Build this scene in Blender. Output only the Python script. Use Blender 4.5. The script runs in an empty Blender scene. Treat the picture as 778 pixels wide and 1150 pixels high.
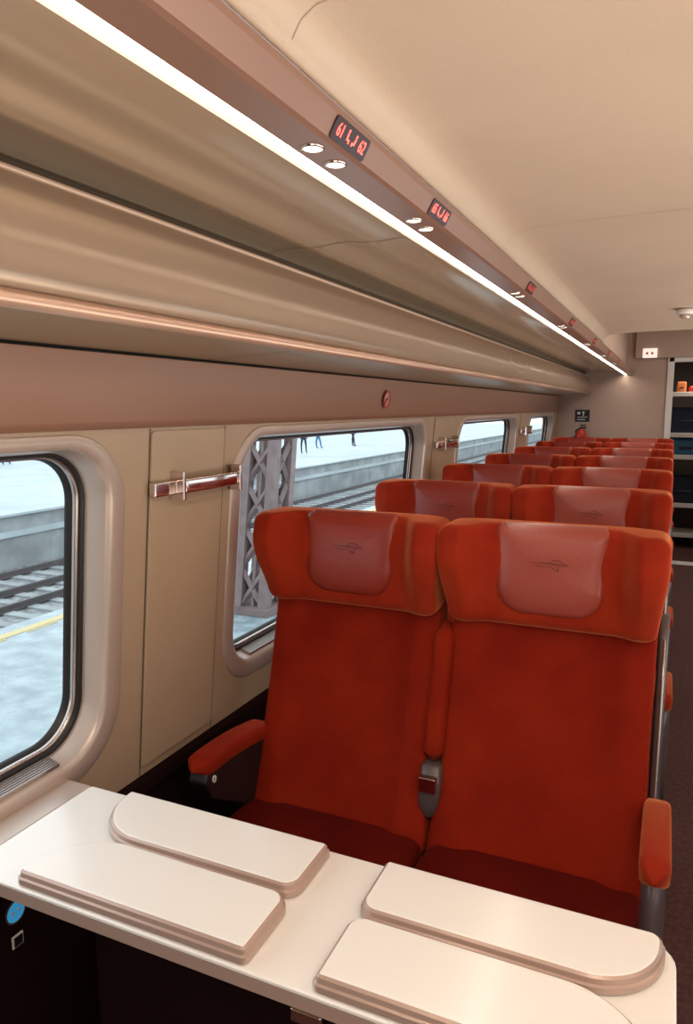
import bpy, bmesh, math, random
from mathutils import Vector, Matrix
random.seed(3)
H=1.55
AX=0.27           # aisle centre (mirror plane)
YB,YE=-1.6,7.8    # back / end of the saloon
sc=bpy.context.scene
col=sc.collection

# ------------------------------------------------------------------ materials
def mat(name,c,rough=.5,metal=0,var=0,vs=8,bump=0,bs=200,sheen=0,sheent=(1,1,1,1),coat=0,emit=None,es=0,c2=None,spec=.5,stretch=None,rvar=0,ramp=(.35,.65)):
    m=bpy.data.materials.new(name); m.use_nodes=True
    nt=m.node_tree; b=nt.nodes['Principled BSDF']
    b.inputs['Base Color'].default_value=(*c,1)
    b.inputs['Roughness'].default_value=rough
    b.inputs['Metallic'].default_value=metal
    b.inputs['Specular IOR Level'].default_value=spec
    if coat: b.inputs['Coat Weight'].default_value=coat; b.inputs['Coat Roughness'].default_value=.15
    if sheen:
        b.inputs['Sheen Weight'].default_value=sheen; b.inputs['Sheen Tint'].default_value=sheent
        b.inputs['Sheen Roughness'].default_value=.35
    if emit:
        b.inputs['Emission Color'].default_value=(*emit,1); b.inputs['Emission Strength'].default_value=es
    tc=nt.nodes.new('ShaderNodeTexCoord')
    src=tc.outputs['Object']
    if stretch:
        mp=nt.nodes.new('ShaderNodeMapping'); mp.inputs['Scale'].default_value=stretch
        nt.links.new(src,mp.inputs['Vector']); src=mp.outputs['Vector']
    if var or c2:
        n=nt.nodes.new('ShaderNodeTexNoise'); n.inputs['Scale'].default_value=vs; n.inputs['Detail'].default_value=4
        nt.links.new(src,n.inputs['Vector'])
        r=nt.nodes.new('ShaderNodeValToRGB')
        r.color_ramp.elements[0].position=ramp[0]; r.color_ramp.elements[1].position=ramp[1]
        lo=[x*(1-var) for x in c]; hi=c2 if c2 else [min(1,x*(1+var)) for x in c]
        r.color_ramp.elements[0].color=(*lo,1); r.color_ramp.elements[1].color=(*hi,1)
        nt.links.new(n.outputs['Fac'],r.inputs['Fac']); nt.links.new(r.outputs['Color'],b.inputs['Base Color'])
        if rvar:
            mr=nt.nodes.new('ShaderNodeMapRange'); mr.inputs[3].default_value=rough-rvar; mr.inputs[4].default_value=rough+rvar
            mr.inputs[1].default_value=.3; mr.inputs[2].default_value=.7
            nt.links.new(n.outputs['Fac'],mr.inputs[0]); nt.links.new(mr.outputs[0],b.inputs['Roughness'])
    if bump:
        n=nt.nodes.new('ShaderNodeTexNoise'); n.inputs['Scale'].default_value=bs; n.inputs['Detail'].default_value=3
        nt.links.new(tc.outputs['Object'],n.inputs['Vector'])
        bp=nt.nodes.new('ShaderNodeBump'); bp.inputs['Strength'].default_value=bump; bp.inputs['Distance'].default_value=.002
        nt.links.new(n.outputs['Fac'],bp.inputs['Height']); nt.links.new(bp.outputs['Normal'],b.inputs['Normal'])
    return m
M_ceil=mat('ceiling_cream',(.58,.455,.35),.46,var=.04,vs=3,bump=.3,bs=300)
M_wall=mat('wall_beige',(.45,.335,.23),.34,var=.04,vs=4,bump=.12,bs=500)
M_panel=mat('panel_beige',(.46,.345,.235),.32,var=.04,vs=4,bump=.12,bs=500)
M_frame=mat('frame_silver_beige',(.55,.45,.39),.30,metal=.3)
M_fascia=mat('fascia_brown',(.36,.20,.135),.34,metal=.15)
M_rail=mat('rail_pink_metal',(.58,.38,.29),.34,metal=.45)
M_under=mat('rack_underside',(.38,.30,.20),.34,metal=.25)
M_lip=mat('rack_panel_tan',(.43,.32,.235),.25,metal=.45)
M_ridge=mat('ridge_bronze',(.56,.42,.33),.35,metal=.3)
M_rackceil=mat('rack_ceiling_champagne',(.56,.45,.33),.19,metal=.5)
M_valance=mat('valance_brown',(.34,.195,.145),.30,metal=.3)
M_seam=mat('seam_dark',(.09,.065,.045),.6)
M_groove=mat('groove_brown',(.12,.085,.055),.6)
M_endwall=mat('endwall_pinkbeige',(.50,.36,.29),.5)
M_low=mat('lower_wall_maroon',(.012,.003,.003),.85,bump=.3,bs=300,spec=.12)
M_floor=mat('carpet_brown',(.085,.03,.026),.95,var=.3,vs=60,bump=.6,bs=250)
SH=(1,.25,.085,1)
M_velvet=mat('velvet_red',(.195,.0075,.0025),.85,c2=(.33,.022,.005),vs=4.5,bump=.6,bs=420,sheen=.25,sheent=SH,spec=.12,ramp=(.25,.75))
M_velvet2=mat('velvet_red_highlight',(.25,.012,.004),.8,c2=(.40,.034,.009),vs=5.5,bump=.6,bs=420,sheen=.9,sheent=(1,.36,.15,1),spec=.12,ramp=(.25,.75))  # lighter copy of the red velvet, orange highlights put into its colour
M_cushion=mat('velvet_cushion_shaded',(.085,.0035,.002),.9,c2=(.13,.006,.0025),vs=5,bump=.4,bs=420,sheen=.08,sheent=SH,spec=.1)  # darker copy of the seat velvet, the cushion's shade put into its colour
M_leather=mat('leather_red_lit',(.36,.068,.048),.28,bump=.25,bs=260)  # head pad leather, pale reflected light put into its colour
M_leather2=mat('leather_red_shaded',(.30,.036,.022),.33,bump=.25,bs=260)  # same leather darkened for the window pad, its dimmer lighting put into the colour
M_logo=mat('stitch_rose',(.20,.030,.022),.45)
M_logo2=mat('stitch_dark_red',(.17,.018,.012),.45)
M_shell=mat('shell_grey',(.035,.024,.024),.4,metal=.2)
M_side=mat('shell_side_grey',(.13,.10,.10),.35,metal=.3)
M_shell2=mat('trim_alu',(.50,.44,.41),.25,metal=.8)
M_chrome=mat('chrome',(.70,.60,.56),.10,metal=1)
M_black=mat('black_rubber',(.012,.010,.010),.45)
M_table=mat('table_cream',(.90,.88,.845),.24,coat=.35)
M_tedge=mat('table_edge_rose',(.50,.36,.30),.26,metal=.25)
M_strip=mat('strip_emit',(1,1,1),.5,emit=(1,.88,.74),es=18)
M_down=mat('downlight_emit',(1,1,1),.4,emit=(1,.9,.74),es=1.3)
M_led=mat('led_red',(1,.1,.05),.5,emit=(1,.12,.10),es=2.4)
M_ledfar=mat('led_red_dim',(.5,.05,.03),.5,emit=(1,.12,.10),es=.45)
M_screen=mat('screen_black',(.03,.004,.004),.25)
M_white=mat('white_plastic',(.8,.76,.72),.4)
M_redpl=mat('red_plastic',(.6,.03,.02),.35)
M_orange=mat('orange_cloth',(.6,.18,.05),.6)
M_blue=mat('blue_glow',(.03,.20,.40),.3,emit=(.05,.35,.65),es=.5)
M_plat=mat('platform_pale',(.17,.24,.265),.25,c2=(.36,.445,.47),vs=3.0,ramp=(.35,.7),rvar=.08)
M_plat2=mat('platform_far',(.44,.51,.53),.6,var=.10,vs=.5)
M_platwall=mat('platform_wall',(.31,.34,.345),.8,var=.2,vs=1.2)
M_ballast=mat('ballast',(.24,.26,.26),.95,var=.4,vs=6)
M_steel=mat('rail_steel',(.15,.14,.14),.4,metal=.5)
M_yellow=mat('yellow_line',(.60,.50,.25),.7)
M_lattice=mat('lattice_steel',(.19,.14,.135),.7,var=.15,vs=5)
M_cloth=mat('dark_cloth',(.02,.025,.05),.9)
M_blueth=mat('blue_fabric',(.05,.17,.32),.8)
M_dark=mat('vestibule_dark',(.10,.075,.065),.7)
def glassmat():
    m=bpy.data.materials.new('window_glass'); m.use_nodes=True; nt=m.node_tree
    for n in list(nt.nodes): nt.nodes.remove(n)
    o=nt.nodes.new('ShaderNodeOutputMaterial'); mx=nt.nodes.new('ShaderNodeMixShader')
    t=nt.nodes.new('ShaderNodeBsdfTransparent'); t.inputs[0].default_value=(.93,.98,1,1)
    g=nt.nodes.new('ShaderNodeBsdfGlossy'); g.inputs['Roughness'].default_value=.02
    mx.inputs[0].default_value=.05
    nt.links.new(t.outputs[0],mx.inputs[1]); nt.links.new(g.outputs[0],mx.inputs[2]); nt.links.new(mx.outputs[0],o.inputs[0])
    return m
M_glass=glassmat()

# ------------------------------------------------------------------ helpers
def finish(name,bm,m,parent=None,smooth=False,bevel=0,bseg=3,recalc=True,**props):
    if recalc: bmesh.ops.recalc_face_normals(bm,faces=bm.faces[:])
    me=bpy.data.meshes.new(name); bm.to_mesh(me); bm.free()
    if smooth:
        for p in me.polygons: p.use_smooth=True
    o=bpy.data.objects.new(name,me); col.objects.link(o)
    if m: me.materials.append(m)
    if parent: o.parent=parent
    if bevel:
        b=o.modifiers.new('bevel','BEVEL'); b.width=bevel; b.segments=bseg; b.limit_method='ANGLE'; b.angle_limit=.6
        for p in me.polygons: p.use_smooth=True
        w=o.modifiers.new('wn','WEIGHTED_NORMAL'); w.keep_sharp=True
    for k,v in props.items(): o[k]=v
    return o
def empty(name,loc,**props):
    e=bpy.data.objects.new(name,None); e.location=loc; e.empty_display_size=.1; col.objects.link(e)
    for k,v in props.items(): e[k]=v
    return e
def addbox(bm,x0,x1,y0,y1,z0,z1,mtx=None):
    vs=[]
    for x in (x0,x1):
        for y in (y0,y1):
            for z in (z0,z1):
                v=Vector((x,y,z)); 
                if mtx: v=mtx@v
                vs.append(bm.verts.new(v))
    for f in ((0,1,3,2),(4,6,7,5),(0,4,5,1),(2,3,7,6),(0,2,6,4),(1,5,7,3)):
        bm.faces.new([vs[i] for i in f])
def box(name,x0,x1,y0,y1,z0,z1,m,bevel=0,**kw):
    bm=bmesh.new(); addbox(bm,x0,x1,y0,y1,z0,z1); return finish(name,bm,m,bevel=bevel,**kw)
def loft(bm,secs,cap=True,closed=True):
    rows=[[bm.verts.new(p) for p in s] for s in secs]
    n=len(rows[0])
    for a,b in zip(rows[:-1],rows[1:]):
        for i in range(n if closed else n-1):
            j=(i+1)%n
            bm.faces.new((a[i],a[j],b[j],b[i]))
    if cap:
        bm.faces.new(rows[0][::-1]); bm.faces.new(rows[-1])
    return rows
def addtube(bm,pts,r,n=12,cap=True):
    secs=[]
    for i,p in enumerate(pts):
        p=Vector(p); a=Vector(pts[max(0,i-1)]); b=Vector(pts[min(len(pts)-1,i+1)])
        t=(b-a).normalized(); up=Vector((0,0,1)) if abs(t.z)<.9 else Vector((1,0,0))
        u=t.cross(up).normalized(); v=t.cross(u).normalized()
        rr_=r[i] if isinstance(r,(list,tuple)) else r
        secs.append([p+u*rr_*math.cos(k*2*math.pi/n)+v*rr_*math.sin(k*2*math.pi/n) for k in range(n)])
    loft(bm,secs,cap)
def text_mesh(s,size):
    cu=bpy.data.curves.new('t','FONT'); cu.body=s; cu.size=size; cu.align_x='CENTER'; cu.align_y='CENTER'; cu.extrude=.0004; cu.space_character=1.05
    o=bpy.data.objects.new('t',cu); col.objects.link(o)
    dg=bpy.context.evaluated_depsgraph_get(); me=bpy.data.meshes.new_from_object(o.evaluated_get(dg))
    bpy.data.objects.remove(o); return me
def rrect(a0,a1,b0,b1,r,n=8):
    pts=[]
    rs=r if isinstance(r,(list,tuple)) else (r,)*4   # order: a1b1, a0b1, a0b0, a1b0
    cs=((a1,b1,0,-1,-1),(a0,b1,90,1,-1),(a0,b0,180,1,1),(a1,b0,270,-1,1))
    for (a,b,st,sa,sb),q in zip(cs,rs):
        ca,cb=a+sa*q,b+sb*q
        for i in range(n+1):
            t=math.radians(st+90*i/n); pts.append((ca+q*math.cos(t),cb+q*math.sin(t)))
    return pts
def wallX(Z): return -1.095+.087*Z
mir=lambda x,f: (2*AX-x) if f else x

# ------------------------------------------------------------------ room shell
trim_i=[0]
def profile(pts,y0,y1,m,f=False,name=None,smooth=True,closed=False,ny=2,**kw):
    bm=bmesh.new()
    ys=[y0+(y1-y0)*i/(ny-1) for i in range(ny)]
    secs=[[(mir(x,f),y,z+H) for x,z in pts] for y in ys]
    loft(bm,secs,cap=closed,closed=closed)
    if name is None:
        trim_i[0]+=1; name='trim_%d'%trim_i[0]
    kw.setdefault('kind','structure')
    return finish(name,bm,m,smooth=smooth,**kw)
WINS=[(-.45,1.215),(1.755,3.42),(4.05,5.70),(6.25,7.55)]
ZT,ZB=-.085,-.775
wi=[0]
# rack ceiling: shallow lengthwise folds
RC=[(-.838,.333)]
for i in range(33):
    t=i/32; x=-.825+.335*t
    RC.append((x,.3375+.0035*math.sin(t*math.pi)+.0024*math.sin(t*math.pi*5.0)))
RC+=[(-.482,.329),(-.472,.313)]
def side(f):
    bm=bmesh.new()
    def loop(pts):
        vs=[bm.verts.new((mir(wallX(z),f),y,z+H)) for y,z in pts]
        return [bm.edges.new((vs[i],vs[(i+1)%len(vs)])) for i in range(len(vs))]
    ed=loop([(YB,-.93),(YE,-.93),(YE,-.03),(YB,-.03)])
    for a,b in WINS: ed+=loop(rrect(a-.03,b+.03,ZB-.03,ZT+.02,.14))
    bmesh.ops.triangle_fill(bm,use_beauty=True,edges=ed)
    finish('wall_right' if f else 'wall_left',bm,M_wall,kind='structure')
    profile([(-1.178,-1.55),(-1.178,-.97),(-1.15,-.955),(-1.15,-.925),(-1.19,-.92)],YB,YE,M_low,f,name='baseboard_right' if f else 'baseboard_left',smooth=False)
    profile([(-1.10,-.048),(-1.092,-.046),(-1.088,-.03),(-1.078,.04),(-1.066,.105),(-1.066,.109)],YB,YE,M_fascia,f)
    profile([(-1.066,.109),(-1.10,.110),(-1.10,.118),(-1.062,.1155)],YB,YE,M_seam,f,smooth=False)
    profile([(-1.062,.1155),(-.95,.122),(-.86,.126),(-.80,.130)],YB,YE,M_under,f)
    ci=[(-.79+.0125*math.cos(t*math.pi/8),.139+.0125*math.sin(t*math.pi/8)) for t in range(16)]
    profile(ci,YB,YE,M_rail,f,closed=True)
    lp=[(-.797,.149),(-.790,.160),(-.786,.175),(-.787,.19),(-.784,.21),(-.784,.235),(-.788,.255),(-.788,.272),(-.796,.292),(-.801,.302)]
    profile(lp,YB,YE,M_lip,f)
    ci=[(-.803+.0045*math.cos(t*math.pi/6),.306+.0045*math.sin(t*math.pi/6)) for t in range(12)]
    profile(ci,YB,YE,M_ridge,f,closed=True)
    profile([(-.803,.308),(-.84,.312),(-.84,.331),(-.835,.334)],YB,YE,M_groove,f,smooth=False)
    profile(RC,YB,YE,M_rackceil,f)
    profile([(-.472,.313),(-.469,.3165)],YB,YE,M_frame,f,smooth=False)
    b2=bmesh.new(); addbox(b2,mir(-.469,f),mir(-.448,f),YB,YE-.02,.3165+H,.322+H)
    finish('ceiling_light_strip',b2,M_strip,label='long warm white LED strip set into the coach ceiling',category='light strip',group='ceiling light strips')
    profile([(-.448,.3165),(-.445,.313),(-.398,.313),(-.392,.316),(-.379,.3395),(-.377,.346),(-.381,.352)],YB,YE,M_valance,f,smooth=False)
    for a,b in WINS:
        wi[0]+=1
        finish_ring(a,b,f,wi[0])
def finish_ring(a,b,f,k):
    def lp(d,off,r,zt=0,zb=0):
        return [(mir(wallX(z)+off,f),y,z+H) for y,z in rrect(a-d,b+d,ZB-d+zb,ZT+d*.55+zt,r,12)]
    bm=bmesh.new()
    loft(bm,[lp(.056,-.004,.165),lp(.054,.003,.163),lp(.049,.0055,.158),lp(.012,.0065,.130),lp(.003,.003,.122),lp(-.003,-.008,.118),lp(-.014,-.045,.110),lp(-.016,-.050,.108)],cap=False)
    o=finish('window_%d'%k,bm,M_frame,smooth=True,kind='structure')
    bm=bmesh.new()
    loft(bm,[lp(-.015,-.048,.108),lp(-.022,-.045,.104),lp(-.028,-.050,.10),lp(-.030,-.068,.10),lp(-.038,-.072,.096),lp(-.040,-.082,.094)],cap=False)
    finish('window_gasket',bm,M_black,smooth=True,parent=o)
    bm=bmesh.new()
    loft(bm,[lp(-.0295,-.053,.10),lp(-.034,-.053,.098),lp(-.034,-.065,.098)],cap=False)
    finish('gasket_bead',bm,M_shell2,smooth=True,parent=o)
    bm=bmesh.new()
    bm.faces.new([bm.verts.new(p) for p in lp(-.036,-.078,.098)])
    finish('window_pane',bm,M_glass,parent=o,recalc=False)
    bm=bmesh.new()
    for i in range(6):
        off=-.008-.006*i
        z=ZB+.008+.0018*i
        x=wallX(z)+off
        x0,x1=sorted((mir(x-.0035,f),mir(x,f)))
        addbox(bm,x0,x1,a+.12,b-.12,z+H-.004,z+H+.004)
    finish('vent_grille',bm,M_shell2,parent=o)
side(False); side(True)
box('floor',-1.25,mir(-1.25,1),YB,YE+2.4,-.05,0,M_floor,kind='structure')
YC=4.28
hc=[(-.379,.350),(-.372,.3515),(-.368,.362),(-.358,.378),(-.342,.388),(-.31,.393),(-.24,.396),(-.12,.399),(AX,.402)]
full=hc+[(2*AX-x,z) for x,z in hc[-2::-1]]
o=profile(full,YB,YC,M_ceil,name='ceiling')
so=o.modifiers.new('s','SOLIDIFY'); so.thickness=.02; so.offset=1
profile([(-.379,.345),(-.45,.36),(-.45,.82),(2*AX+.45,.82),(2*AX+.45,.36),(2*AX+.379,.345)],YC,YE,M_endwall,smooth=False)
box('trim_60',-.45,2*AX+.45,YC-.02,YC-.0,.42+H,.82+H,M_ceil,kind='structure')
def joint(pts,y,w,f,m=M_seam,d=.0008):
    bm=bmesh.new()
    a=[(mir(x,f),y,z+H-d) for x,z in pts]; b=[(mir(x,f),y+w,z+H-d) for x,z in pts]
    loft(bm,[a,b],cap=False,closed=False)
    trim_i[0]+=1
    return finish('trim_%d'%(trim_i[0]+60),bm,m,kind='structure')
M_joint=mat('joint_tan',(.44,.34,.26),.6)
for y in (.69,1.70,2.9): joint([(x+.0005,z) for x,z in full[2:-2]],y,.0015,False,M_joint)
for y in (.36,1.45,2.55,3.65,4.75): joint(RC[:-2],y,.003,False)
for y in (1.52,2.9,4.3,5.7): joint([(-1.06,.1155),(-.95,.122),(-.86,.126),(-.82,.129)],y,.004,False)
bm=bmesh.new()
addbox(bm,-1.172,-1.0925,.40,1.105,-.835+H,-.803+H); finish('trim_55',bm,M_frame,bevel=.002,kind='structure')
# end wall with doorway
bm=bmesh.new()
XD0,XD1,ZD=-.035,.60,.44
def quad(x0,x1,z0,z1): addbox(bm,x0,x1,YE,YE+.06,z0+H,z1+H)
quad(-1.25,XD0,-1.55,.82); quad(XD1,2*AX+1.25,-1.55,.82); quad(XD0,XD1,ZD,.82)
finish('wall_back',bm,M_endwall,kind='structure')
box('trim_70',-.376,2*AX+.376,YE-.05,YE,.47+H,.80+H,M_endwall,bevel=.004,kind='structure')
box('wall_front',-1.25,2*AX+1.25,YB-.05,YB,0,.45+H,M_endwall,kind='structure')
bm=bmesh.new()
addbox(bm,XD0-.045,XD0+.014,YE-.03,YE+.08,0,ZD+H+.03); addbox(bm,XD1-.012,XD1+.035,YE-.03,YE+.08,0,ZD+H+.03); addbox(bm,XD0-.035,XD1+.035,YE-.03,YE+.08,ZD+H-.012,ZD+H+.03); addbox(bm,XD0,XD1,YE-.03,YE+.12,0,.012)
finish('door_1',bm,M_white,bevel=.004,kind='structure')
bm=bmesh.new()
addbox(bm,-.6,1.3,YE+2.3,YE+2.36,0,2.1); addbox(bm,-.66,-.6,YE+.06,YE+2.36,0,2.1); addbox(bm,1.3,1.36,YE+.06,YE+2.36,0,2.1); addbox(bm,-.66,1.36,YE+.06,YE+2.36,2.1,2.15)
finish('wall_vestibule',bm,M_dark,kind='structure')
lr=empty('luggage_rack',(.25,YE+1.2,0),label='metal luggage rack with pale shelf edges beyond the doorway',category='luggage rack')
bm=bmesh.new()
for x in (-.12,.62):
    for y in (-.22,.28): addtube(bm,[(x-.25,y,0),(x-.25,y,1.95)],.016)
finish('rack_frame',bm,M_shell2,parent=lr)
for z in (.12,.45,.98,1.22,1.66):
    bm=bmesh.new(); addbox(bm,-.38,.38,-.24,.28,z,z+.025); addbox(bm,-.38,.38,-.26,-.24,z,z+.05)
    finish('shelf',bm,M_white,parent=lr,bevel=.004)
def suitcase(x,y,z,sx,sy,sz,m,lab,name='suitcase'):
    e=empty(name,(x,y,z),label=lab,category=name.replace('_',' '))
    bm=bmesh.new(); addbox(bm,-sx/2,sx/2,-sy/2,sy/2,.0,sz)
    finish('case_body',bm,m,parent=e,bevel=min(.03,sx*.2))
    bm=bmesh.new(); addtube(bm,[(-sx*.15,-sy/2,sz*.5),(-sx*.15,-sy/2-.03,sz*.5),(sx*.15,-sy/2-.03,sz*.5),(sx*.15,-sy/2,sz*.5)],.009)
    finish('handle',bm,M_black,parent=e)
suitcase(.14,YE+1.22,1.006,.40,.40,.20,M_blueth,'blue fabric suitcase lying on the luggage rack shelf')
suitcase(.14,YE+1.22,.476,.46,.42,.30,M_cloth,'black fabric suitcase lying on the luggage rack shelf')
suitcase(.14,YE+1.22,1.246,.40,.38,.30,M_cloth,'black soft travel bag on the upper luggage shelf','travel_bag')
suitcase(.06,YE+1.2,1.686,.10,.2,.14,M_orange,'small orange bag standing on the top luggage shelf','handbag')
suitcase(.19,YE+1.2,1.686,.11,.2,.09,M_redpl,'small red bag standing on the top luggage shelf','handbag')

# pillar panels between windows
for a,b in ((1.355,1.655),(3.56,3.90),(5.84,6.12)):
    bm=bmesh.new()
    pts=rrect(a,b,-.90,-.055,.01,3)
    loft(bm,[[(wallX(z)-.002,y,z+H) for y,z in pts],[(wallX(z)+.005,y,z+H) for y,z in pts]])
    trim_i[0]+=1
    finish('trim_%d'%(trim_i[0]+100),bm,M_panel,bevel=.003,kind='structure')
    for y in (a-.006,b+.002):
        bm=bmesh.new(); pts=[(y,-.93),(y+.004,-.93),(y+.004,-.05),(y,-.05)]
        bm.faces.new([bm.verts.new((wallX(z)+.0012,yy,z+H)) for yy,z in pts])
        trim_i[0]+=1
        finish('trim_%d'%(trim_i[0]+100),bm,M_seam,kind='structure')

# ------------------------------------------------------------------ coat hook rails
def hookrail(y0):
    x=wallX(-.19); e=empty('coat_rail',(x+.005,y0,-.19+H),label='polished chrome coat rail with end brackets on the beige wall panel',category='coat rail',group='coat rails')
    bm=bmesh.new()
    L=.25; secs=[]
    for i in range(15):
        t=i/14; y=.085+t*L; d=.034+.004*math.sin(t*math.pi)
        secs.append([(d+.004*math.copysign(abs(math.cos(k*math.pi/8))**.6,math.cos(k*math.pi/8)),y,.018*math.copysign(abs(math.sin(k*math.pi/8))**.5,math.sin(k*math.pi/8))) for k in range(16)])
    loft(bm,secs); finish('bar',bm,M_chrome,parent=e,smooth=True)
    for y in (.085,.335):
        bm=bmesh.new(); addbox(bm,0,.042,y-.006,y+.006,-.034,.036)
        finish('bracket',bm,M_chrome,parent=e,bevel=.003)
    bm=bmesh.new(); addbox(bm,0,.020,.0,.08,-.020,.016); finish('hook',bm,M_chrome,parent=e,bevel=.005)
for y in (1.345,3.56,5.82): hookrail(y)

# ------------------------------------------------------------------ stickers and signs
def disc(name,c,r,axis_u,axis_v,m,parent=None,r0=0,n=24,**kw):
    bm=bmesh.new(); c=Vector(c);u=Vector(axis_u).normalized();v=Vector(axis_v).normalized(); nn=u.cross(v)*.0006
    if r0>0:
        loft(bm,[[c+u*q*math.cos(k*2*math.pi/n)+v*q*math.sin(k*2*math.pi/n)+nn*w for k in range(n)] for q,w in ((r0,0),(r0,2),(r,2),(r,0))],cap=False)
    else:
        loft(bm,[[c+u*r*math.cos(k*2*math.pi/n)+v*r*math.sin(k*2*math.pi/n)+nn*w for k in range(n)] for w in (0,1.5)])
    return finish(name,bm,m,parent=parent,**kw)
st=empty('no_smoking_sticker',(-1.075,2.80,.030+H),label='round sticker with red ring and slash on the brown band',category='sticker')
U=(0,1,0);W=(.15,0,1)
disc('sticker_base',(.003,0,0),.036,U,W,M_frame,parent=st)
disc('red_ring',(.0045,0,0),.037,U,W,M_redpl,parent=st,r0=.028)
bm=bmesh.new(); addbox(bm,.0042,.0062,-.030,.030,-.0035,.0035,Matrix.Rotation(math.radians(40),4,'X')); finish('red_slash',bm,M_redpl,parent=st)
bm=bmesh.new(); addbox(bm,.0042,.0055,-.016,.016,-.0025,.0025); finish('cigarette',bm,M_black,parent=st)
sg=empty('safety_sign',(-.85,YE-.012,-.085+H),label='black rectangular safety sign with white pictograms on the end wall',category='sign')
bm=bmesh.new(); addbox(bm,-.07,.07,0,.012,-.065,.055); finish('sign_board',bm,M_black,parent=sg,bevel=.003)
bm=bmesh.new()
addbox(bm,-.05,-.02,-.002,0,.01,.035); addbox(bm,.0,.02,-.002,0,.02,.04); addbox(bm,.005,.015,-.002,0,-.005,.02); addbox(bm,-.05,.05,-.002,0,-.02,-.014); addbox(bm,-.05,.03,-.002,0,-.045,-.038)
finish('pictograms',bm,M_white,parent=sg)
fe=empty('fire_extinguisher',(-.85,YE-.06,-.53+H),label='red fire extinguisher hung on the end wall',category='fire extinguisher')
bm=bmesh.new(); addtube(bm,[(0,0,0),(0,0,.01),(0,0,.25),(0,0,.28),(0,0,.30),(0,0,.31)],[.045,.052,.052,.042,.02,.018],20); finish('bottle',bm,M_redpl,parent=fe,smooth=True)
bm=bmesh.new(); addbox(bm,-.012,.05,-.01,.01,.315,.33); addbox(bm,-.012,.045,-.008,.008,.34,.352); addbox(bm,-.014,.014,-.014,.014,.30,.325); finish('valve_lever',bm,M_black,parent=fe,bevel=.002)
bm=bmesh.new(); addtube(bm,[(-.012,0,.315),(-.05,-.01,.29),(-.06,-.01,.22),(-.058,-.01,.10)],.008); finish('hose',bm,M_black,parent=fe,smooth=True)
bm=bmesh.new(); addtube(bm,[(0,0,.09),(0,0,.19)],.0527,20,False); finish('paper_label',bm,M_white,parent=fe,smooth=True)
bm=bmesh.new(); addbox(bm,-.02,.02,.05,.06,.05,.28); finish('wall_bracket',bm,M_black,parent=fe)
ls=empty('lit_sign',(-.245,YE-.075,.515+H),label='small white lit sign with red figures above the doorway',category='sign')
M_litw=mat('lit_white',(.9,.85,.8),.5,emit=(1,.85,.75),es=.7)
bm=bmesh.new(); addbox(bm,-.065,.065,0,.025,-.045,.045); finish('sign_box',bm,M_litw,parent=ls,bevel=.004)
for x0,x1 in ((-.035,-.015),(.012,.030)):
    bm=bmesh.new(); addbox(bm,x0,x1,-.002,0,-.014,.008); finish('red_figure',bm,M_redpl,parent=ls)
sd=empty('smoke_detector',(.018,3.38,.398+H),label='round white smoke detector on the cream ceiling',category='smoke detector')
bm=bmesh.new(); addtube(bm,[(0,0,0),(0,0,-.012),(0,0,-.02)],[.036,.036,.030],24); finish('detector_base',bm,M_white,parent=sd,smooth=False,bevel=.003)
bm=bmesh.new(); addtube(bm,[(0,0,-.02),(0,0,-.032),(0,0,-.038)],[.022,.020,.012],24); finish('sensor_head',bm,M_frame,parent=sd,smooth=True)

# ------------------------------------------------------------------ seat number displays + reading lights
fx=Matrix(((0,.485,.875,0),(1,0,0,0),(0,.875,-.485,0),(0,0,0,1)))
def display(y,texts,ml):
    e=empty('seat_number_display',(0,0,0),label='black seat number display with red glowing digits '+' '.join(texts),category='display',group='seat number displays')
    e.matrix_world=Matrix.Translation((-.3857,y,.3280+H))@fx
    bm=bmesh.new()
    loft(bm,[[(x,yy,z) for x,yy in rrect(-.050,.050,-.0135,.0135,.005,4)] for z in (-.002,.0022)])
    finish('screen',bm,M_screen,parent=e)
    for t,x in ((texts[0],-.0320),(texts[1],.0320)):
        me=text_mesh(t,.0200)
        o=bpy.data.objects.new('seat_number',me); me.materials.append(ml); o.location=(x,0,.0028); o.scale=(.86,1.08,1); o.parent=e; col.objects.link(o)
    for x,s in ((-.0080,1),(.0080,-1)):   # small seat pictograms: head, back and squab, mirrored pair
        bm=bmesh.new()
        n=10; loft(bm,[[(x+s*-.0030+.0019*math.cos(k*2*math.pi/n),.0066+.0019*math.sin(k*2*math.pi/n),z) for k in range(n)] for z in (.0024,.0030)])
        poly=[(-.0048,.0042),(-.0018,.0042),(-.0008,-.0020),(.0044,-.0020),(.0044,-.0068),(.0022,-.0068),(.0022,-.0044),(-.0036,-.0044)]
        loft(bm,[[(x+s*px,py,z) for px,py in poly] for z in (.0024,.0030)])
        finish('seat_symbol',bm,ml,parent=e)
nums=[('61','62'),('65','66'),('71','72'),('75','76'),('81','82'),('85','86'),('91','92')]
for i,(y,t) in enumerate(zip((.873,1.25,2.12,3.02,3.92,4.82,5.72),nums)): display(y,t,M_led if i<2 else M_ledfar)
def downlight(y):
    e=empty('reading_light',(-.4215,y,.313+H),label='small round recessed reading light glowing warm white',category='reading light',group='ceiling reading lights')
    bm=bmesh.new(); addtube(bm,[(0,0,-.0004),(0,0,-.0015)],.0125,20); finish('lens',bm,M_down,parent=e)
    bm=bmesh.new(); n=20
    loft(bm,[[(r*math.cos(k*2*math.pi/n),r*math.sin(k*2*math.pi/n),z) for k in range(n)] for r,z in ((.0125,-.0003),(.0128,-.0022),(.0145,-.0018),(.0150,-.0002))],cap=False)
    finish('bezel',bm,M_chrome,parent=e,smooth=True)
for y in (.842,1.222,2.09,2.99,3.89,4.79,5.69): downlight(y); downlight(y+.066)

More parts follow.
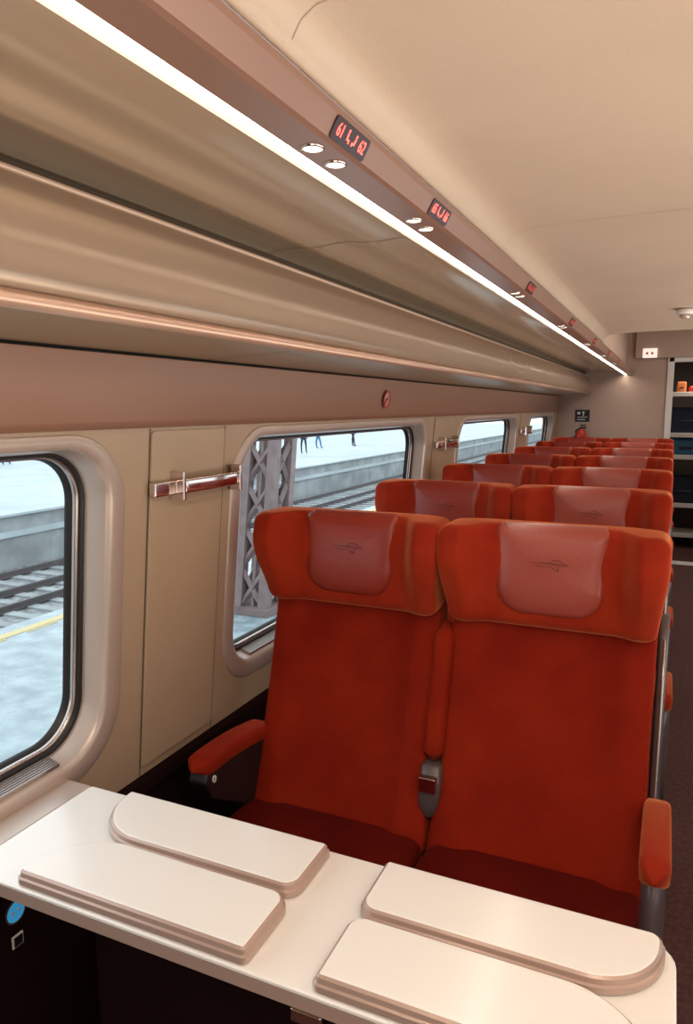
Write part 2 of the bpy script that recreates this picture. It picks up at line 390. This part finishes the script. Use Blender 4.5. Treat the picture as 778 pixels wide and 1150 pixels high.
# ------------------------------------------------------------------ seats
def sl(name,z0,z1,w,front,back,rz,rd,m,parent,nz=18,N=48,ex=5,**kw):
    zs=[]
    for i in range(7): zs.append(z0+rz*(1-math.cos(i/6*math.pi/2)))
    k=nz-12
    for i in range(1,k): zs.append(z0+rz+(z1-z0-2*rz)*i/k)
    for i in range(7): zs.append(z1-rz*(1-math.sin(i/6*math.pi/2)))
    secs=[]
    for z in zs:
        q=0
        if z<z0+rz: q=(z0+rz-z)/rz
        elif z>z1-rz: q=(z-z1+rz)/rz
        q=min(1,q); e=1-math.sqrt(max(0,1-q*q))
        W_=w(z)-rd*e; s=[]
        # perimeter: evenly spaced front/back plus superelliptic corners
        for i in range(N):
            t=i*2*math.pi/N; c=math.cos(t); sn=math.sin(t)
            x=W_*math.copysign(abs(c)**(2/ex),c); yy=math.copysign(abs(sn)**(2/ex),sn)
            f=front(x,z)+rd*.8*e; b=back(x,z)-rd*.8*e
            s.append((x,f+(b-f)*(yy+1)/2,z+H))
        secs.append(s)
    bm=bmesh.new(); loft(bm,secs); return finish(name,bm,m,parent=parent,smooth=True,**kw)
def smooth01(t): t=max(0,min(1,t)); return t*t*(3-2*t)
def hw(z):
    t=(z+.54)/.255
    return .246+.019*smooth01(t*1.3)
def hfront(x,z):
    t=(z+.54)/.255
    wing=.078*smooth01((abs(x)-.146)/.066)*(.32+.68*smooth01(t*1.35))
    return -.022-wing+.022*smooth01((t-.6)/.5)+.012*(1-smooth01(t*2))
def hback(x,z): return .095-.02*smooth01((abs(x)-.15)/.12)
def bw(z):
    t=(z+.50)/-.62
    return .247-.003*math.sin(t*math.pi)+.015*smooth01((t-.72)/.25)
def bfront(x,z):
    t=(z+.50)/-.62
    y=.045-.07*t-.115*t*t-.020*math.sin(t*math.pi)
    return y-.018*smooth01((abs(x)-.13)/.06)
def bback(x,z):
    t=(z+.50)/-.62
    return .11-.12*t
YR=1.77
RZ=.028
def lathe_pad(parent,mt,ml):
    bm=bmesh.new(); NR,NA=12,96
    cz=-.391; hz=.109
    rows=[]
    outl=rrect(-.125,.125,-hz,hz,(.018,.018,.062,.062),23)   # NA=96 outline points
    for i in range(NR+1):
        r=i/NR; row=[]
        for (ox,oz) in outl:
            x=ox*r; zz=oz*r
            x*=1+.055*(zz/hz)
            z=cz+zz
            ztop=-.285-RZ
            q=max(0,min(1,(z-ztop)/RZ)); e=1-math.sqrt(max(0,1-q*q))
            y=hfront(x,z)+.028*.8*e-.010-.0005+.007*(r**10)
            row.append((x,y,z+H))
        rows.append(row)
    skirt=[(p[0]*1.0,p[1]+.010,p[2]) for p in rows[-1]]
    rows=rows[1:]+[skirt]
    vr=[[bm.verts.new(p) for p in row] for row in rows]
    NN=len(outl)
    for a,b in zip(vr[:-1],vr[1:]):
        for k in range(NN): bm.faces.new((a[k],a[(k+1)%NN],b[(k+1)%NN],b[k]))
    bm.faces.new(vr[0])
    finish('headrest_pad',bm,mt,parent=parent,smooth=True)
    bm=bmesh.new()
    strokes=[([(-.046,.003),(-.02,.004),(.01,.003),(.046,0)],[.0003,.0014,.0024,.0008]),
             ([(.0,.005),(.012,.013),(.026,.011),(.036,.004),(.046,.000)],[.0005,.0014,.0017,.0014,.0006]),
             ([(.0,-.003),(.012,-.009),(.022,-.014),(.021,-.006),(.026,0)],[.0005,.0014,.0014,.0014,.0006]),
             ([(-.036,-.003),(-.010,-.0055),(.004,-.004)],[.0003,.0012,.0005])]
    for pts,ws in strokes:
        fine=[];fw=[]
        for i in range(len(pts)-1):
            for j in range(4):
                t=j/4; fine.append((pts[i][0]*(1-t)+pts[i+1][0]*t,pts[i][1]*(1-t)+pts[i+1][1]*t)); fw.append(ws[i]*(1-t)+ws[i+1]*t)
        fine.append(pts[-1]); fw.append(ws[-1])
        prev=None
        for i,((x,z),w_) in enumerate(zip(fine,fw)):
            a=fine[max(0,i-1)];b=fine[min(len(fine)-1,i+1)]
            dx,dz=b[0]-a[0],b[1]-a[1]; L=math.hypot(dx,dz); nx,nz=-dz/L,dx/L
            cc=[]
            for sg_ in (-1,1):
                X=x+nx*w_*sg_; Z=-.372+z+nz*w_*sg_
                cc.append(bm.verts.new((X,hfront(X,Z)-.0122,Z+H)))
            if prev: bm.faces.new((prev[0],prev[1],cc[1],cc[0]))
            prev=cc
    finish('headrest_emblem',bm,ml,parent=parent,recalc=False)

def seat(kind):
    e=empty('train_seat',(0,0,0))
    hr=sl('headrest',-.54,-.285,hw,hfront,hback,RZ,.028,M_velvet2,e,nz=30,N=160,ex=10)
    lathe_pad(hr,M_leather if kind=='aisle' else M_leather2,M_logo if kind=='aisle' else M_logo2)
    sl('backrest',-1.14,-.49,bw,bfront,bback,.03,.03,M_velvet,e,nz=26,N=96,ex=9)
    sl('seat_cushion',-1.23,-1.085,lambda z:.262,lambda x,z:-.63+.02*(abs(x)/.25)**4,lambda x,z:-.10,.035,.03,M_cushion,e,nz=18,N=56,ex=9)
    sl('seat_shell',-1.30,-.40,lambda z:.238+.006*smooth01((z+1.3)/.3),lambda x,z:.06-.11*((z+.4)/-.9)-.04*smooth01((abs(x)-.225)/.03),lambda x,z:.135-.07*((z+.4)/-.9),.04,.03,M_shell,e,nz=22,N=56,ex=8)
    bm=bmesh.new(); addbox(bm,-.23,.23,-.58,.02,.22,.33); addbox(bm,-.06,.06,-.42,-.12,.03,.22); addbox(bm,-.16,.16,-.5,-.04,0,.03)
    finish('seat_base',bm,M_shell,parent=e,bevel=.012)
    def arm(x,ring):
        secs=[]
        L=12; hs=.026 if not ring else .024
        for i in range(L+1):
            t=i/L; y=-.385+.36*t
            er=min(1,t/.12,(1-t)/.10); s=math.sqrt(max(.02,1-(1-er)**2))
            w_=(.030 if not ring else .036)*s; hh=hs*s; zc=-.895+.012*math.sin(t*math.pi)-.03*t
            secs.append([(x+w_*math.copysign(abs(math.cos(a))**.5,math.cos(a)),y,zc+hh*math.copysign(abs(math.sin(a))**.6,math.sin(a))+H) for a in [k*math.pi/10 for k in range(20)]])
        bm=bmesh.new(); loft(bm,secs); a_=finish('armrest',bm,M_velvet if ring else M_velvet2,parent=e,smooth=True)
        if not ring:
            bm=bmesh.new()
            loft(bm,[[(x+.024*math.cos(k*math.pi/8),yy+.02*math.sin(k*math.pi/8)*ss,zz+H) for k in range(16)] for yy,zz,ss in ((-.31,-1.26,2.2),(-.29,-1.1,2.2),(-.27,-1.0,2.6),(-.22,-.925,3.6))])
            finish('arm_support',bm,M_side,parent=a_,smooth=True)
        else:
            bm=bmesh.new(); n=16
            loft(bm,[[(x+(.028 if w==0 else .032), -.335+q*math.cos(k*2*math.pi/n), -.932+H+q*1.3*math.sin(k*2*math.pi/n)) for k in range(n)] for q,w in ((.004,0),(.004,1),(.0075,1),(.0075,0))],cap=False)
            finish('recline_button',bm,M_white,parent=a_)
            bm=bmesh.new()
            loft(bm,[[(xx,y,z+H) for y,z in ((-.36,-.908),(-.372,-.93),(-.34,-.985),(-.12,-1.12),(-.03,-1.14),(-.03,-.93))] for xx in (x-.024,x+.029)])
            finish('arm_bracket',bm,M_black,parent=a_,bevel=.006)
    if kind=='aisle':
        arm(.268,False)
        xc=-.2640
        bm=bmesh.new(); secs=[]
        for i in range(13):
            t=i/12; z=-.56-.345*t
            er=min(1,t/.10,(1-t)/.06); s=math.sqrt(max(.03,1-(1-er)**2))
            y=bfront(0,z)+.008
            secs.append([(xc+.026*s*math.copysign(abs(math.cos(a))**.5,math.cos(a)),y+.04*s*math.copysign(abs(math.sin(a))**.6,math.sin(a)),z+H) for a in [k*math.pi/10 for k in range(20)]])
        loft(bm,secs); ca=finish('centre_armrest',bm,M_velvet,parent=e,smooth=True)
        bm=bmesh.new(); y=bfront(0,-.95)
        loft(bm,[[ (xc+w_*math.copysign(abs(math.cos(a))**.4,math.cos(a)),y+.03+d+.035*math.copysign(abs(math.sin(a))**.5,math.sin(a)),z+H) for a in [k*math.pi/10 for k in range(20)]] for z,w_,d in ((-.905,.018,.0),(-.91,.028,-.012),(-.955,.031,-.026),(-1.0,.028,-.036),(-1.03,.018,-.030),(-1.04,.008,-.026))])
        finish('hinge_cover',bm,M_side,parent=ca,smooth=True)
        bm=bmesh.new(); addbox(bm,xc-.022,xc+.022,y-.046,y-.024,-.965+H,-.925+H); finish('release_catch',bm,M_chrome,parent=ca,bevel=.004)
        bm=bmesh.new(); secs=[]
        for i in range(17):
            t=i/16; z=-.50-.78*t
            fr=bfront(0,max(z,-1.12))+.035
            er=min(1,t/.08,(1-t)/.06); s=math.sqrt(max(.05,1-(1-er)**2))
            bk=.145-.07*t; mid=(fr+bk)/2; hd=(bk-fr)/2*s
            secs.append([(.259+.012*math.copysign(abs(math.cos(a))**.5,math.cos(a)),mid+hd*math.copysign(abs(math.sin(a))**.45,math.sin(a)),z+H) for a in [k*math.pi/12 for k in range(24)]])
        loft(bm,secs); sp=finish('side_panel',bm,M_side,parent=e,smooth=True)
        bm=bmesh.new(); addtube(bm,[(.262,bfront(0,z)+.032,z+H) for z in (-.55,-.65,-.75,-.85,-.95,-1.05)],.0035,8); finish('edge_trim',bm,M_shell2,parent=sp,smooth=True)
    else:
        arm(-.262,True)
    return e
def copy_tree(src,loc,props):
    def rec(o,par):
        c=o.copy(); col.objects.link(c)
        if par: c.parent=par; c.matrix_parent_inverse=o.matrix_parent_inverse.copy()
        for ch in o.children: rec(ch,c)
        return c
    c=rec(src,None); c.location=loc
    for k,v in props.items(): c[k]=v
    return c
sa=seat('aisle'); sw=seat('window')
for r in range(7):
    y=YR+.9*r
    pa=dict(category='seat',group='red velvet train seats',label='red velvet seat with red leather head pad beside the aisle')
    pw=dict(category='seat',group='red velvet train seats',label='red velvet seat with red leather head pad beside the window')
    if r==0: pa['label']='red velvet aisle seat with red leather head pad facing the table'; pw['label']='red velvet window seat with red leather head pad facing the table'
    if r==0:
        for o_,x,p in ((sa,-.25,pa),(sw,-.776,pw)):
            o_.location=(x,y,0)
            for k,v in p.items(): o_[k]=v
    else:
        copy_tree(sa,(-.25,y,0),pa); copy_tree(sw,(-.776,y,0),pw)

# ------------------------------------------------------------------ folding table
tb=empty('folding_table',(-.5,.945,0),label='cream fixed train table with four folded leaves beside the window',category='table')
def tl(p): return (p[0]+.5,p[1]-.945,p[2])
bm=bmesh.new()
out=rrect(-1.092,.050,.796,1.105,(.05,.010,.010,.05),6)
def ring(d,z):
    n=len(out); r=[]
    for i,(x,y) in enumerate(out):
        px,py=out[i-1]; qx,qy=out[(i+1)%n]; tx,ty=qx-px,qy-py; L=math.hypot(tx,ty) or 1
        r.append(tl((x-ty/L*d,y+tx/L*d,z+H)))
    return r
loft(bm,[ring(.006,-.836),ring(0,-.831),ring(0,-.810)]); finish('table_edge',bm,M_tedge,parent=tb)
bm=bmesh.new(); loft(bm,[ring(.004,-.8099),ring(.004,-.8085),ring(0.0,-.8082),ring(.0,-.804),ring(.003,-.802)]); finish('table_top',bm,M_table,parent=tb)
def leaf(x0,x1,y0,y1,rs):
    def rg(d,z):
        return [tl((x,y,z+H)) for x,y in rrect(x0+d,x1-d,y0+d,y1-d,tuple(max(.001,q-d) for q in rs),16)]
    bm=bmesh.new(); loft(bm,[rg(.003,-.8015),rg(.0,-.7985),rg(.0,-.789),rg(.0035,-.787),rg(.0045,-.7795),rg(.0085,-.7765)]); lf=finish('table_leaf',bm,M_tedge,parent=tb)
    bm=bmesh.new(); loft(bm,[rg(.0086,-.7766),rg(.0093,-.7756),rg(.0110,-.7752)]); finish('leaf_top',bm,M_table,parent=lf)
leaf(-.972,-.517,.950,1.092,(.012,.012,.122,.032))
leaf(-.972,-.517,.800,.944,(.032,.126,.012,.012))
leaf(-.412,.035,.952,1.090,(.022,.012,.032,.108))
leaf(-.412,.035,.800,.944,(.128,.032,.012,.012))
bm=bmesh.new(); addbox(bm,-.42,.25,-.03,.03,.0,.713); addbox(bm,-.42,.25,-.10,.10,.0,.03)
finish('table_support',bm,M_low,parent=tb,bevel=.01)
bm=bmesh.new(); addbox(bm,.055,.105,-.147,-.11,-.858+H,-.836+H); finish('latch',bm,M_chrome,parent=tb,bevel=.004)

# ------------------------------------------------------------------ outlets on the lower wall
ou=empty('power_outlet',(-1.176,.962,-1.025+H),label='round power outlet with glowing blue face on dark lower wall',category='power outlet')
disc('outlet_ring',(.002,0,0),.026,(0,1,0),(0,0,1),M_shell2,parent=ou,r0=.022)
disc('outlet_face',(.002,0,0),.022,(0,1,0),(0,0,1),M_blue,parent=ou)
for s in (-1,1):
    bm=bmesh.new(); addbox(bm,.002,.0045,s*.008-.003,s*.008+.003,-.003,.003); finish('outlet_pin',bm,M_white,parent=ou)
ou=empty('usb_outlet',(-1.176,.962,-1.09+H),label='small square outlet with pale rim on dark lower wall',category='power outlet')
bm=bmesh.new(); addbox(bm,0,.004,-.014,.014,-.014,.014); finish('outlet_plate',bm,M_white,parent=ou,bevel=.003)
bm=bmesh.new(); addbox(bm,.004,.006,-.010,.010,-.010,.010); finish('outlet_socket',bm,M_black,parent=ou)

# ------------------------------------------------------------------ outside: platforms and tracks
def outside(name,x0,x1,z0,z1,m,lab,cat,y0=-30,y1=120):
    return box(name,x0,x1,y0,y1,z0+H,z1+H,m,label=lab,category=cat)
outside('station_platform',-9.6,-1.9,-4.1,-3.5,M_plat,'pale wet paved platform beside the train','platform')
outside('track_bed',-15.6,-9.6,-4.5,-4.2,M_ballast,'grey ballast track bed between two platforms','track bed')
outside('far_platform',-60,-15.6,-4.5,-2.8,M_platwall,'raised grey concrete platform across the tracks','platform')
bm=bmesh.new(); addbox(bm,-60,-15.45,-30,120,-2.8+H,-2.74+H); finish('platform_paving',bm,M_plat2,label='pale paving slab surface of the raised platform',category='paving')
bm=bmesh.new(); addbox(bm,-15.6,-15.5,-30,120,-3.35+H,-3.2+H); finish('platform_ledge',bm,M_plat2,label='pale concrete ledge along the raised platform face',category='ledge')
bm=bmesh.new(); addbox(bm,-9.3,-9.12,-25,115,-3.5+H,-3.492+H); 
for y in range(-20,110,1): addbox(bm,-9.08,-9.04,y,y+.6,-3.5+H,-3.492+H)
finish('platform_line',bm,M_yellow,label='yellow safety line painted along the platform edge',category='line marking')
for x in (-10.8,-12.25,-13.3,-14.75):
    bm=bmesh.new(); addbox(bm,x-.07,x+.07,-30,120,-4.16+H,-4.13+H); addbox(bm,x-.012,x+.012,-30,120,-4.13+H,-4.06+H); addbox(bm,x-.035,x+.035,-30,120,-4.06+H,-4.02+H)
    finish('track_rail',bm,M_steel,label='steel running rail on the ballast',category='rail',group='running rails')
bm=bmesh.new()
for k in range(0,160):
    y=-12+k*.6
    addbox(bm,-12.8,-10.25,y,y+.25,-4.2+H,-4.16+H); addbox(bm,-15.3,-12.82,y,y+.25,-4.2+H,-4.16+H)
finish('sleepers',bm,M_platwall,kind='stuff',label='concrete sleepers under the running rails',category='sleepers')
lc=empty('lattice_column',(-6.4,10.6,-3.495+H),label='riveted steel lattice column standing on the platform',category='column')
bm=bmesh.new(); lean=.16
def P3(x,y,z): return (x,y+lean*z,z)
for x in (-.25,.25):
    for y in (-.28,.28):
        m_=.085
        loft(bm,[[P3(x+a*m_,y+b*m_,z) for a,b in ((-1,-1),(1,-1),(1,1),(-1,1))] for z in (0.01,6.5)])
finish('column_chords',bm,M_lattice,parent=lc)
bm=bmesh.new()
for k in range(9):
    z0,z1=.06+k*.71,.06+(k+1)*.71
    for x in (-.25,.25):
        addtube(bm,[P3(x,-.28,z0),P3(x,.28,z1)],.06,4); addtube(bm,[P3(x,.28,z0),P3(x,-.28,z1)],.06,4)
    for y in (-.28,.28):
        addtube(bm,[P3(-.25,y,z0),P3(.25,y,z1)],.06,4); addtube(bm,[P3(.25,y,z0),P3(-.25,y,z1)],.06,4)
loft(bm,[[P3(a*.03,b*.27,z) for a,b in ((-1,-1),(1,-1),(1,1),(-1,1))] for z in (.02,6.5)])
finish('lattice_bracing',bm,M_lattice,parent=lc)
bm=bmesh.new(); addbox(bm,-.4,.4,-.42,.42,0,.12); finish('column_foot',bm,M_lattice,parent=lc)
def person(x,y,h,m,lab,step=.12):
    me=bpy.data.meshes.new('person')
    v=[(0,0,.95),(0,0,1.15),(0,0,1.38),(0,0,1.50),(0,0,1.62),(0,0,1.72),
       (.17,0,1.40),(.23,.03,1.15),(.23,-.05,.92),(.23,-.07,.84),(-.17,0,1.40),(-.23,-.03,1.15),(-.23,.05,.92),(-.23,.07,.84),
       (.09,0,.90),(.10,step,.50),(.10,step*.8,.08),(.10,step*.8-.14,.03),(-.09,0,.90),(-.10,-step,.50),(-.10,-step*1.6,.08),(-.10,-step*1.6-.14,.03)]
    ed=[(0,1),(1,2),(2,3),(3,4),(4,5),(2,6),(6,7),(7,8),(8,9),(2,10),(10,11),(11,12),(12,13),(0,14),(14,15),(15,16),(16,17),(0,18),(18,19),(19,20),(20,21)]
    rad=[.15,.14,.16,.055,.10,.07,.06,.05,.04,.03,.06,.05,.04,.03,.10,.07,.05,.035,.10,.07,.05,.035]
    me.from_pydata(v,ed,[]); o=bpy.data.objects.new('person',me); col.objects.link(o)
    s=o.modifiers.new('skin','SKIN'); 
    for i,r in enumerate(rad): me.skin_vertices[0].data[i].radius=(r,r*.8)
    me.skin_vertices[0].data[0].use_root=True
    su=o.modifiers.new('sub','SUBSURF'); su.levels=1; su.render_levels=1
    me.materials.append(m); o.location=(x,y,-2.74+H); o.scale=(h,h,h); o.rotation_euler=(0,0,random.uniform(0,6))
    o['label']=lab; o['category']='person'
    return o
person(-20.5,47,1.0,M_cloth,'person in dark clothes walking on the station platform')
person(-20.0,38.5,1.0,M_cloth,'person in dark coat standing on the station platform')
person(-21.5,43.5,.97,M_blueth,'person in blue jacket walking on the station platform')
person(-29,25,1.0,M_blueth,'person in dark blue trousers standing on the station platform')
person(-30,25.8,1.0,M_cloth,'person in black clothes walking on the station platform')

# ------------------------------------------------------------------ light
w=bpy.data.worlds.new('sky'); sc.world=w; w.use_nodes=True
bg=w.node_tree.nodes['Background']; bg.inputs[0].default_value=(.88,.95,1,1); bg.inputs[1].default_value=1.9
def area(loc,rot,sx,sy,p,c,spread=180):
    l=bpy.data.lights.new('added_fill_light','AREA'); l.shape='RECTANGLE'; l.size=sx; l.size_y=sy; l.energy=p; l.color=c; l.spread=math.radians(spread)
    o=bpy.data.objects.new('added_fill_light',l); o.location=loc; o.rotation_euler=rot; col.objects.link(o); return o
W1=(1,.88,.74)
area((.27,-.3,1.93),(0,0,0),.5,1.6,17,W1)  # added fill light behind the camera, facing down
area((.27,6.2,2.33),(0,0,0),.5,2.0,8,W1)  # added fill light over the far aisle, not a coach fitting
area((.4,YE+1.0,2.09),(0,0,0),.5,.8,10,W1)  # added fill light to brighten the vestibule
area((.35,-.55,.85),(math.radians(180-20),0,0),1.2,1.2,14,W1,140)  # added uplight behind the camera, brightens the ceiling
area((1.15,3.2,.80),(0,math.radians(180-28),0),.6,6.4,50,W1,130)  # added uplight out of view on the right, lifts ceiling and rack
# ------------------------------------------------------------------ camera
cam=bpy.data.cameras.new('camera'); co=bpy.data.objects.new('camera',cam); col.objects.link(co)
cam.lens=815/1150*36; cam.sensor_width=36; cam.clip_start=.02; cam.clip_end=500
co.location=(0,0,H); co.rotation_euler=(math.radians(90-8.24),0,math.radians(24.08))
sc.camera=co
sc.view_settings.view_transform='Standard'
sc.view_settings.look='None'
sc.view_settings.exposure=.06
